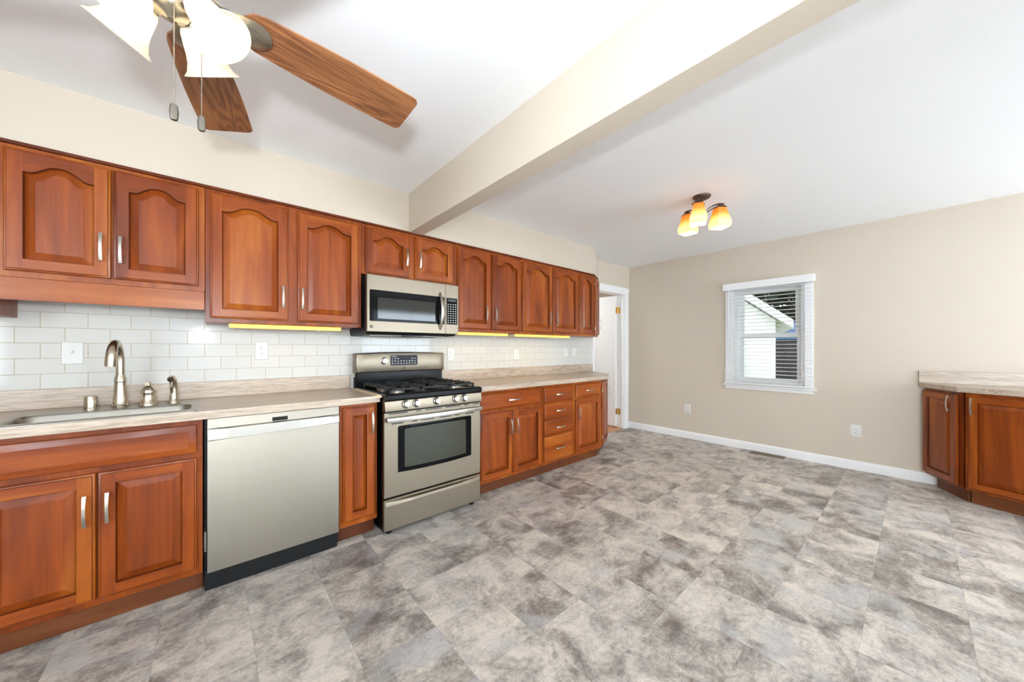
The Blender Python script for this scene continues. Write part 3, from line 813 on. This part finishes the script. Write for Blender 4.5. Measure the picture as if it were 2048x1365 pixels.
def badge(parent, x, z, y, s=.011, facing=-1):
    b = new(); bx(b, x - s, x + s, y - .0012, y, z - s, z + s)
    bd = obj('badge', b, BLACKM, parent, label='small square maker emblem')
    b = new()
    for k in (-.55, 0, .55): bx(b, x - s * .75, x + s * .75, y - .0016, y - .0011, z + k * s - s * .10, z + k * s + s * .10)
    bx(b, x - s * .12, x + s * .12, y - .0016, y - .0011, z - s * .7, z + s * .0)
    obj('emblem_lines', b, STEEL, bd)
badge(gd, .383, 1.062, .5678)
b = new(); lathe(b, [(.029, 0), (.029, .004), (.024, .006), (.023, .020), (.020, .024)], (.214, .5690, 1.127), (0, -1, 0), 28); k = obj('knob', b, BRIGHTSTEEL, gd, 40)
b = new(); bx(b, .209, .219, .532, .548, 1.105, 1.150, .002); obj('grip', b, BRIGHTSTEEL, k, 40)

# ------------------------------------------------------------------ microwave
t = thing('microwave_oven', 'stainless over-the-range microwave with black window', 'microwave', (.822, 2.50, 1.345))
W, H = .742, .405
b = new(); bx(b, .004, W - .004, .030, .415, .004, H - .0, .002); obj('body', b, BLACKM, t, label='dark grey metal case')
b = new(); loft(b, [[(.0, .0, 0), (W, .0, 0), (W, .030, 0), (0, .030, 0)], [(0, 0, H), (W, 0, H), (W, .030, H), (0, .030, H)]]); 
bm = new(); bx(bm, 0, .622, 0, .029, .001, H, .003); dm = obj('door', bm, STEEL, t); b.free()
b = new(); loft(b, [rrx(.018, .612, .076, .298, .006, .0005), rrx(.018, .612, .076, .298, .006, -.002)]); wm = obj('window', b, GLASSD, dm, label='black glass microwave window')
b = new(); loft(b, [rrx(.074, .528, .096, .247, .003, -.0019), rrx(.074, .528, .096, .247, .003, -.0026)]); obj('pane', b, GLASSM, wm, label='grey see-through pane')
b = new(); lo = []
for i in range(21):
    u = -1 + 2 * i / 20; z = .182 + u * .150; y = -.004 - .046 * (1 - u * u); w = .0135 * (1 - abs(u) ** 3 * .85) + .001
    lo.append([(.572 - w, y, z), (.572 - w * .5, y - .006, z), (.572 + w * .5, y - .006, z), (.572 + w, y, z), (.572, y + .006, z)])
loft(b, lo); obj('handle', b, NICKEL, dm, 50, 'bowed pale metal handle')
badge(dm, .030, .037, -.0002, .010)
b = new(); bx(b, .6235, W, 0, .029, .001, H, .003); kp = obj('control_panel', b, STEEL, t)
b = new(); bx(b, .631, .731, -.0015, .001, .080, .296, .001); kb = obj('keypad', b, GLASSD, kp, label='black keypad panel')
b = new()
for r_ in range(9):
    for c_ in range(4):
        x = .640 + c_ * .023; z = .092 + r_ * .0185; bx(b, x, x + .011, -.0021, -.0014, z, z + .006)
obj('key_marks', b, KEYM, kb)
b = new(); bx(b, .645, .718, -.0021, -.0014, .267, .286); obj('clock_display', b, mat('dim_display', (.05, .055, .05), .2), kb)
b = new(); loft(b, [[(.002, .031, .0035), (W - .002, .031, .0035), (W - .002, .410, .0035), (.002, .410, .0035)], [(.01, .05, -.014), (W - .01, .05, -.014), (W - .01, .40, -.022), (.01, .40, -.022)]]); un = obj('underside', b, BLACKM, t, label='black vented underside')
for x0 in (.06, .42):
    b = new(); bx(b, x0, x0 + .26, .12, .30, -.024, -.016, .002); obj('grease_filter', b, mat('filter_mesh', (.35, .34, .32), .5, 1.0), un)
b = new(); bx(b, .29, .45, .06, .09, -.022, -.013, .002); obj('lamp_cover', b, BLACK, un)

# ------------------------------------------------------------------ outlets and switches
def plate(label, loc, rz, kind, group, w=.072, h=.117):
    t = thing('wall_socket' if kind == 'socket' else 'light_switch', label, 'outlet' if kind == 'socket' else 'switch', loc, rz, group)
    b = new(); loft(b, [[(-w / 2, 0, -h / 2), (w / 2, 0, -h / 2), (w / 2, 0, h / 2), (-w / 2, 0, h / 2)], [(-w / 2, -.002, -h / 2), (w / 2, -.002, -h / 2), (w / 2, -.002, h / 2), (-w / 2, -.002, h / 2)], [(-w / 2 + .004, -.006, -h / 2 + .004), (w / 2 - .004, -.006, -h / 2 + .004), (w / 2 - .004, -.006, h / 2 - .004), (-w / 2 + .004, -.006, h / 2 - .004)]])
    obj('cover_plate', b, PLASTIC, t)
    if kind == 'socket':
        for s in (-1, 1):
            b = new(); lathe(b, [(.0165, 0), (.0165, .0025), (.0155, .003)], (0, -.0058, s * .0195), (0, -1, 0), 20); r = obj('receptacle', b, PLASTIC, t, 40)
            b = new(); z = s * .0195
            bx(b, -.0075, -.0055, -.0094, -.0085, z - .002, z + .007); bx(b, .0055, .0075, -.0094, -.0085, z - .001, z + .006); cyl(b, (0, -.0094, z - .008), (0, -.0085, z - .008), .0025, seg=8); obj('slots', b, SLOT, r)
    else:
        b = new(); bx(b, -.005, .005, -.0075, -.0058, -.012, .012, .0005); tg = obj('toggle_slot', b, PLASTIC, t)
        b = new(); loft(b, [[(-.0035, -.0072, -.002), (.0035, -.0072, -.002), (.0035, -.0072, .007), (-.0035, -.0072, .007)], [(-.003, -.018, .008), (.003, -.018, .008), (.003, -.016, .013), (-.003, -.016, .013)]]); obj('toggle', b, PLASTIC, tg)
    return t
TY = 2.9195
plate('white light switch on the tile left of the faucet', (-.555, TY, 1.202), 0, 'switch', 'white plates on the tile', .078, .120)
plate('white double socket on the tile above the dishwasher', (.261, TY, 1.211), 0, 'socket', 'white plates on the tile', .078, .122)
plate('white socket on the tile just right of the range', (1.742, TY, 1.172), 0, 'socket', 'white plates on the tile')
plate('white socket on the tile above the four-drawer stack', (2.581, TY, 1.160), 0, 'socket', 'white plates on the tile')
plate('white switch plate near the tile end, further from the doorway', (3.412, TY, 1.176), 0, 'switch', 'white plates on the tile', .085)
plate('last white switch plate on the tile before the doorway', (3.588, TY, 1.178), 0, 'switch', 'white plates on the tile')
plate('white socket low on the far wall left of the window', (XB - .0005, 2.047, .400), -90, 'socket', 'sockets on the far wall', .078, .118)
plate('white socket low on the far wall beside the buffet', (XB - .0005, .401, .393), -90, 'socket', 'sockets on the far wall', .080, .120)

# floor register
t = thing('floor_register', 'brown metal floor vent by the far baseboard', 'vent', (4.855, 1.125, 0))
b = new(); bx(b, -.065, .065, -.165, .165, .0004, .004, .001); obj('frame', b, REG, t)
b = new()
for i in range(16):
    for x in (-.042, .006):
        y = -.14 + i * .0182; bx(b, x, x + .036, y, y + .009, .0038, .0046)
obj('louver_slots', b, SLOT, t)

# ------------------------------------------------------------------ window and blind
win_ = thing('window_1', 'white double-hung window in the far wall', None); win_['kind'] = 'structure'
GX = XB + .075
b = new()
for (y0, y1, z0, z1) in ((WY0, WY0 + .03, WZ0, WZ1), (WY1 - .03, WY1, WZ0, WZ1), (WY0 + .031, WY1 - .031, WZ0, WZ0 + .03), (WY0 + .031, WY1 - .031, WZ1 - .03, WZ1)): bx(b, XB + .001, XB + .128, y0 + .0005, y1 - .0005, z0 + .0005, z1 - .0005)
struct('frame', b, TRIM, win_)
def sash(y0, y1, z0, z1, x, ww, mull=None):
    b = new()
    for (a, c, d, e) in ((y0, y0 + ww, z0, z1), (y1 - ww, y1, z0, z1), (y0 + ww, y1 - ww, z0, z0 + .045), (y0 + ww, y1 - ww, z1 - .045, z1)): bx(b, x, x + .03, a, c, d, e)
    s_ = struct('sash', b, TRIM, win_)
    b = new(); bx(b, x + .013, x + .017, y0 + ww - .004, y1 - ww + .004, z0 + .04, z1 - .04); struct('pane', b, PANE, s_)
sash(WY0 + .03, WY1 - .03, 1.355, 1.94, GX + .032, .072); sash(WY0 + .03, WY1 - .03, .830, 1.405, GX, .052)
b = new(); bx(b, XB - .045, XB - .0005, .700, 1.600, .7715, .7885, .003); struct('sill', b, TRIM, win_)
b = new(); bx(b, XB - .016, XB - .0005, .725, 1.575, .730, .771, .002); struct('apron', b, TRIM, win_)
b = new(); bx(b, XB - .018, XB - .0005, .728, WY0 + .004, .789, 2.02, .003); bx(b, XB - .018, XB - .0005, WY1 - .004, 1.578, .789, 2.02, .003); bx(b, XB - .018, XB - .0005, WY0 + .0045, WY1 - .0045, WZ1 - .004, 2.02, .003); struct('casing', b, TRIM, win_)
t = thing('window_blind', 'white horizontal slat blind over the far wall window', 'blind', (XB, 1.152, .79))
b = new(); bx(b, -.075, -.060, -.440, .440, 1.158, 1.240, .002); bx(b, -.060, -.001, -.440, -.430, 1.165, 1.236); bx(b, -.060, -.001, .430, .440, 1.165, 1.236); obj('valance', b, BLIND, t)
b = new(); bx(b, -.058, -.006, -.425, .425, 1.190, 1.230, .002); obj('head_rail', b, BLIND, t)
b = new(); z = .045; ns = 0
while z < 1.185:
    loft(b, [[(-.055, y, z + .001), (-.030, y, z + .0035), (-.006, y, z), (-.006, y, z + .0022), (-.030, y, z + .0058), (-.055, y, z + .0032)] for y in (-.426, .426)]); z += .0437
obj('slats', b, BLIND, t, 60)
b = new(); bx(b, -.054, -.008, -.426, .426, .004, .022, .003); obj('bottom_rail', b, BLIND, t)
b = new()
for y in (-.33, 0.0, .33):
    for x in (-.056, -.006): cyl(b, (x, y, .02), (x, y, 1.19), .0009, seg=5)
obj('ladder_cords', b, BLIND, t)
b = new(); cyl(b, (-.060, .375, .56), (-.060, .375, 1.17), .004, seg=8); obj('tilt_wand', b, BLIND, t)

# unseen windows behind the camera, placed and sized to fill the room with daylight
def rear_fill_window(name, label, rz, loc, w, h, n, k):
    t = thing(name, label, None, loc, rz); t['kind'] = 'structure'
    b = new()
    for (x0, x1, z0, z1) in ((-w / 2 - .07, -w / 2, -.07, h + .07), (w / 2, w / 2 + .07, -.07, h + .07), (-w / 2, w / 2, -.07, 0), (-w / 2, w / 2, h, h + .07)): bx(b, x0, x1, -.03, -.0005, z0, z1, .003)
    for i in range(1, n): x = -w / 2 + w * i / n; bx(b, x - .03, x + .03, -.028, -.0005, 0, h)
    struct('frame', b, TRIM, t)
    b = new(); bx(b, -w / 2, w / 2, -.006, -.001, 0, h); struct('pane', b, mat('glowing_fill_pane', (.8, .85, .9), .1, emis=(.93, .97, 1.0), estr=1.3), t)  # glowing sheet on the solid wall stands in for sky
    lo = daylight('window_fill', (0, -.035, h / 2), (R(90), 0, 0), w * .98, h * .96, WINDOW_FILL_W * k); lo.parent = t
    return t
rear_fill_window('fill_window_2', 'unseen triple glass door behind the viewer, placed and sized for daylight fill', 180, (1.0, YF, .30), 3.4, 1.78, 3, 0.24)
rear_fill_window('fill_window_3', 'unseen double glass door behind the viewer, added for daylight fill', 180, (3.85, YF, .15), 1.9, 2.0, 2, 1.4)
rear_fill_window('fill_window_4', 'unseen window in the end wall behind the viewer, added for daylight fill', 90, (XL, -1.9, .70), 2.6, 1.45, 2, 2.2)

# ------------------------------------------------------------------ ceiling fan
HX, HY = -.070, 1.112
fan = thing('ceiling_fan', 'wood-bladed ceiling fan with lit cream glass shades', 'fan', (HX, HY, 2.44))
def z_(z): return z - 2.44
b = new(); lathe(b, [(.068, z_(2.4395)), (.066, z_(2.42)), (.045, z_(2.385)), (.022, z_(2.37))], seg=32); obj('canopy', b, BRONZE, fan, 40)
b = new(); cyl(b, (0, 0, z_(2.37)), (0, 0, z_(2.22)), .013, seg=16); obj('downrod', b, BRONZE, fan, 40)
b = new(); lathe(b, [(.03, z_(2.235)), (.075, z_(2.225)), (.100, z_(2.19)), (.102, z_(2.13)), (.085, z_(2.095)), (.060, z_(2.085))], seg=36); obj('motor_housing', b, BRONZE, fan, 40)
b = new(); lathe(b, [(.055, z_(2.085)), (.062, z_(2.075)), (.062, z_(2.045)), (.050, z_(2.035)), (.040, z_(2.030)), (.040, z_(2.005)), (.030, z_(1.990)), (.012, z_(1.984)), (.006, z_(1.978))], seg=32); lk = obj('switch_housing', b, BRONZE, fan, 40)
BZ = 2.052
PIT = R(-12)
def blade_mesh():
    b = new(); L0, L1 = .125, .602; th = .0055
    N = 12
    def half(x):
        w0, w1 = .050, .0755
        t_ = (x - L0) / (L1 - L0)
        w = w0 + (w1 - w0) * min(1, t_ * 1.0) ** .8 + .006 * math.sin(PI * min(1, t_))
        return w
    up, lo_ = [], []
    pts = []
    rt = .02
    for i in range(7):
        a = R(90 + 180 * i / 6); pts.append((L0 + .045 + .045 * math.cos(a) * 1.0, half(L0 + .045) * math.sin(a)))
    for i in range(1, 9):
        x = L0 + .045 + (L1 - rt - L0 - .045) * i / 8; pts.append((x, -half(x)))
    hw_ = half(L1)
    for i in range(1, 5):
        a = R(-90 + 90 * i / 4); pts.append((L1 - rt + rt * math.cos(a), -hw_ + rt + rt * math.sin(a)))
    for i in range(0, 5):
        a = R(90 * i / 4); pts.append((L1 - rt + rt * math.cos(a), hw_ - rt + rt * math.sin(a)))
    for i in range(8, 0, -1):
        x = L0 + .045 + (L1 - rt - L0 - .045) * i / 8; pts.append((x, half(x)))
    loft(b, [[(x, y, -th / 2) for x, y in pts], [(x, y, th / 2) for x, y in pts]])
    return b
def iron_mesh():
    """cast blade bracket seen from below: S-curved arm ending in a long teardrop medallion"""
    b = new(); rows = []
    prof = [(.058, .014, .022), (.075, .015, .016), (.092, .019, .004), (.108, .027, -.006), (.128, .036, -.011), (.150, .041, -.0125), (.170, .038, -.0125), (.184, .029, -.0115), (.193, .014, -.0095), (.196, .004, -.008)]
    for x, w, z in prof:
        rows.append([(x, -w, z), (x, -w * .55, z - .007), (x, 0, z - .009), (x, w * .55, z - .007), (x, w, z), (x, w * .6, z + .005), (x, -w * .6, z + .005)])
    loft(b, rows); return b
def tear_mesh():
    b = new(); rows = []
    for x, w in ((.108, .003), (.120, .012), (.138, .019), (.156, .021), (.172, .015), (.180, .004)):
        rows.append([(x, -w, -.0205), (x, 0, -.0250), (x, w, -.0205), (x, 0, -.017)])
    loft(b, rows); return b
blade0 = None
for i in range(5):
    az = 6.3 + 72 * i
    if blade0 is None:
        blade0 = obj('blade', blade_mesh(), FANWOOD, fan, 30); ir = obj('blade_bracket', iron_mesh(), BRONZE, blade0, 50, 'champagne bronze blade bracket'); obj('medallion', tear_mesh(), BRONZE, ir, 50)
        bl = blade0
    else: bl = dup(blade0, fan)
    bl.location = (0, 0, z_(BZ)); bl.rotation_mode = 'XYZ'
    bl.rotation_euler = Matrix.Rotation(R(az), 3, 'Z').__matmul__(Matrix.Rotation(PIT, 3, 'X')).to_euler('XYZ')
# light kit: four bell shades
TILT = R(52)
def shade_mesh():
    prof = [(.020, 0), (.026, .006), (.031, .018), (.034, .036), (.037, .056), (.042, .074), (.050, .090), (.060, .100)]
    b = new(); inner = [(r - .003, t + (.001 if t else .004)) for r, t in prof][::-1]
    lathe(b, prof + inner, seg=36, caps=(False, False)); return b
arm0 = None
RIM_R, RIM_Z = .117, 1.938
for i in range(4):
    az = R(51 + 90 * i); h = Vector((math.cos(az), math.sin(az), 0))
    ax = h * math.cos(TILT) + Vector((0, 0, -math.sin(TILT)))
    rim = h * RIM_R + Vector((0, 0, z_(RIM_Z))); nk = rim - ax * .100
    b = new(); tube(b, [h * .03 + Vector((0, 0, z_(2.012))), h * .045 + Vector((0, 0, z_(2.022))), nk - ax * .022, nk - ax * .004], [.010, .010, .012, .018], 14)
    lathe(b, [(.020, -.012), (.026, -.008), (.026, .010), (.022, .012)], nk, ax, 20); ar = obj('lamp_arm', b, BRONZE, lk, 50)
    q = Vector((0, 0, 1)).rotation_difference(ax)
    sh = obj('glass_shade', shade_mesh(), FROST, fan, 60, 'lit cream glass bell shade'); sh.location = nk; sh.rotation_mode = 'QUATERNION'; sh.rotation_quaternion = q
    b = new(); sphere(b, (0, 0, .048), .018, 16, 10, (1, 1, 1.35)); bo = obj('bulb', b, BULB, sh, 60)
    lo = lamp('fan_lamp', 'POINT', (0, 0, .048), FAN_W, (1.0, 0.92, 0.78), shadow_soft_size=.02); lo.parent = sh
# pull chains
for (x, y, zt, zb) in ((-.062, 1.072, 1.985, 1.765), (-.017, 1.112, 1.975, 1.778)):
    b = new(); p0 = Vector((x - HX, y - HY, z_(zt)))
    n = int((zt - zb) / .0034)
    cyl(b, p0, p0 - Vector((0, 0, zt - zb)), .0006, seg=4)
    for i in range(n):
        g = bmesh.ops.create_icosphere(b, subdivisions=1, radius=.0015)['verts']
        for v in g: v.co += p0 - Vector((0, 0, i * .0034))
    ch = obj('pull_chain', b, CHAIN, fan, 60)
    b = new(); c = p0 - Vector((0, 0, zt - zb + .017))
    pf = [(.003, .005, .017), (.0065, .0052, .0145), (.0080, .0056, 0), (.0065, .0052, -.0145), (.004, .005, -.017)]
    loft(b, [rr(c.x - w, c.x + w, c.y - d, c.y + d, min(w, d) * .6, c.z + zz, 3) for w, d, zz in pf]); obj('fob', b, PEWTER, ch, 40, 'small bronze pull fob')

# ------------------------------------------------------------------ small ceiling light
LX, LY = 3.012, 1.137; LZ = ceil_z(LX)
t = thing('ceiling_light', 'semi-flush ceiling light with three amber glass shades', 'light', (LX, LY, LZ))
b = new(); lathe(b, [(.066, -.0005), (.066, -.006), (.060, -.016), (.052, -.020), (.020, -.022)], seg=32); obj('canopy', b, RUST, t, 40)
b = new(); lathe(b, [(.012, -.020), (.012, -.06), (.020, -.066), (.022, -.10), (.014, -.108), (.014, -.150), (.020, -.158), (.006, -.175)], seg=18); obj('stem', b, RUST, t, 40)
def square(s, z, r=.18):
    return rr(-s, s, -s, s, s * r, z, 3)
for az in (190, 70, 310):
    a = R(az); h = Vector((math.cos(a), math.sin(a), 0)); sdir = Vector((-h.y, h.x, 0))
    b = new()
    P = [h * .015 + Vector((0, 0, -.140)), h * .045 + Vector((0, 0, -.105)), h * .085 + Vector((0, 0, -.080)), h * .125 + Vector((0, 0, -.070)), h * .165 + Vector((0, 0, -.072))]
    loft(b, [[p + sdir * .011 + Vector((0, 0, .003)), p - sdir * .011 + Vector((0, 0, .003)), p - sdir * .011 - Vector((0, 0, .003)), p + sdir * .011 - Vector((0, 0, .003))] for p in P])
    P2 = [h * .015 + Vector((0, 0, -.150)), h * .05 + Vector((0, 0, -.122)), h * .09 + Vector((0, 0, -.100)), h * .125 + Vector((0, 0, -.090))]
    tube(b, P2, .004, 8); cyl(b, h * .135 + Vector((0, 0, -.072)), h * .135 + Vector((0, 0, -.092)), .008, seg=10)
    obj('arm', b, RUST, t, 40)
    b = new(); loft(b, [square(.024, -.088), square(.030, -.096), square(.040, -.104), square(.040, -.107)]); cpn = obj('shade_cap', b, RUST, t, 40); cpn.location = h * .135; cpn.rotation_euler = (0, 0, a)
    b = new(); out = [(.034, -.107), (.040, -.135), (.047, -.165), (.055, -.195), (.062, -.225), (.057, -.262)]
    lp = [square(s, z, .12) for s, z in out] + [square(s - .003, z, .12) for s, z in out[::-1]]
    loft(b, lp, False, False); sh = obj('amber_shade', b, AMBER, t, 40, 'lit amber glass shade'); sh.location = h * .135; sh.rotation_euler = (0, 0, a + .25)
    b = new(); sphere(b, (0, 0, -.205), .026, 14, 10, (1, 1, 1.2)); obj('bulb', b, BULBA, sh, 60)
    lo = lamp('ceiling_lamp', 'POINT', (0, 0, -.205), LAMP_W, (1.0, 0.80, 0.52), shadow_soft_size=.03); lo.parent = sh

# ------------------------------------------------------------------ outdoors, seen through the blind
GRASS = mat('dry_lawn', (0.16, 0.17, 0.05), 0.9); SIDING = mat('white_siding', (0.82, 0.83, 0.82), 0.6)
LEAF = mat('dark_leaves', (0.012, 0.022, 0.012), 0.8); BARK = mat('bark', (0.05, 0.035, 0.025), 0.9)
b = new(); bx(b, 5.3, 40, -14, 24, -.55, -.45); tag(obj('lawn', b, GRASS), 'dry lawn outside the far window', None, None, 'structure')
hs = thing('neighbour_house', 'white neighbouring house with a sloped gable outside the window', 'house', (9.2, 1.98, -.45), 15)
b = new(); P = [(0, 0), (5.0, 0), (5.0, 2.55), (2.5, 4.3), (0, 2.30)]
loft(b, [[(0, y, z) for y, z in P], [(6, y, z) for y, z in P]]); wl = obj('wall', b, SIDING, hs)
b = new()
loft(b, [[(x, -.28, 2.10), (x, -.28, 2.27), (x, 2.5, 4.53), (x, 5.3, 2.58), (x, 5.3, 2.42), (x, 2.5, 4.35)] for x in (-.25, 6.2)]); obj('roof', b, mat('white_rake_board', (.72, .73, .72), .6), hs)
b = new(); cyl(b, (-.06, .62, .1), (-.06, .62, 1.9), .05, seg=10); obj('downpipe', b, mat('grey_downpipe', (.30, .31, .32), .5), hs)
sd = thing('garden_shed', 'blue-grey shed beyond the neighbouring house', 'shed', (17.5, 1.2, -.45))
b = new(); bx(b, 0, 3, 0, 4, 0, 2.05); obj('wall', b, mat('blue_shed_siding', (.03, .06, .17), .6), sd)
b = new(); loft(b, [[(x, -.3, 2.05), (x, 4.3, 2.05), (x, 2, 2.75)] for x in (-.3, 3.3)]); obj('roof', b, mat('pale_blue_roof', (.10, .17, .34), .5), sd)
fn = thing('wooden_fence', 'dark weathered wooden fence across the back lawn', 'fence', (16, -6, -.45))
b = new()
for i in range(100): bx(b, 0, .025, i * .15, i * .15 + .135, .05, 1.95)
obj('boards', b, mat('weathered_fence', (.045, .038, .035), .9), fn)
b = new()
for i in range(7): bx(b, .03, .12, i * 2.4, i * 2.4 + .09, 0, 2.0)
obj('posts', b, mat('fence_post', (.20, .15, .07), .9), fn)
def tree(label, x, y, hgt, r, seed):
    rnd = random.Random(seed)
    t = thing('garden_tree', label, 'tree', (x, y, -.45), 0, 'dark trees outside')
    b = new(); cyl(b, (0, 0, 0), (0, 0, hgt * .6), .18, .10, 10); obj('trunk', b, BARK, t)
    b = new()
    for i in range(3200):
        th = rnd.uniform(0, 2 * PI); ph = math.acos(rnd.uniform(-1, 1)); q = r * rnd.uniform(.55, 1.0)
        c = Vector((q * math.sin(ph) * math.cos(th), q * math.sin(ph) * math.sin(th), hgt * .72 + q * math.cos(ph) * 1.2))
        n_ = Vector((rnd.uniform(-1, 1), rnd.uniform(-1, 1), rnd.uniform(-1, 1))).normalized(); d, u, w = frame_of(n_); s = rnd.uniform(.18, .42)
        vs = [b.verts.new(c + u * s), b.verts.new(c + w * s * .5), b.verts.new(c - u * s), b.verts.new(c - w * s * .5)]; b.faces.new(vs)
    obj('foliage', b, LEAF, t, 0)
tree('dark leafy tree behind the shed', 26.0, 5.6, 8.0, 3.4, 1)
tree('dark leafy tree right of the shed', 25.0, -2.2, 7.0, 3.0, 2)
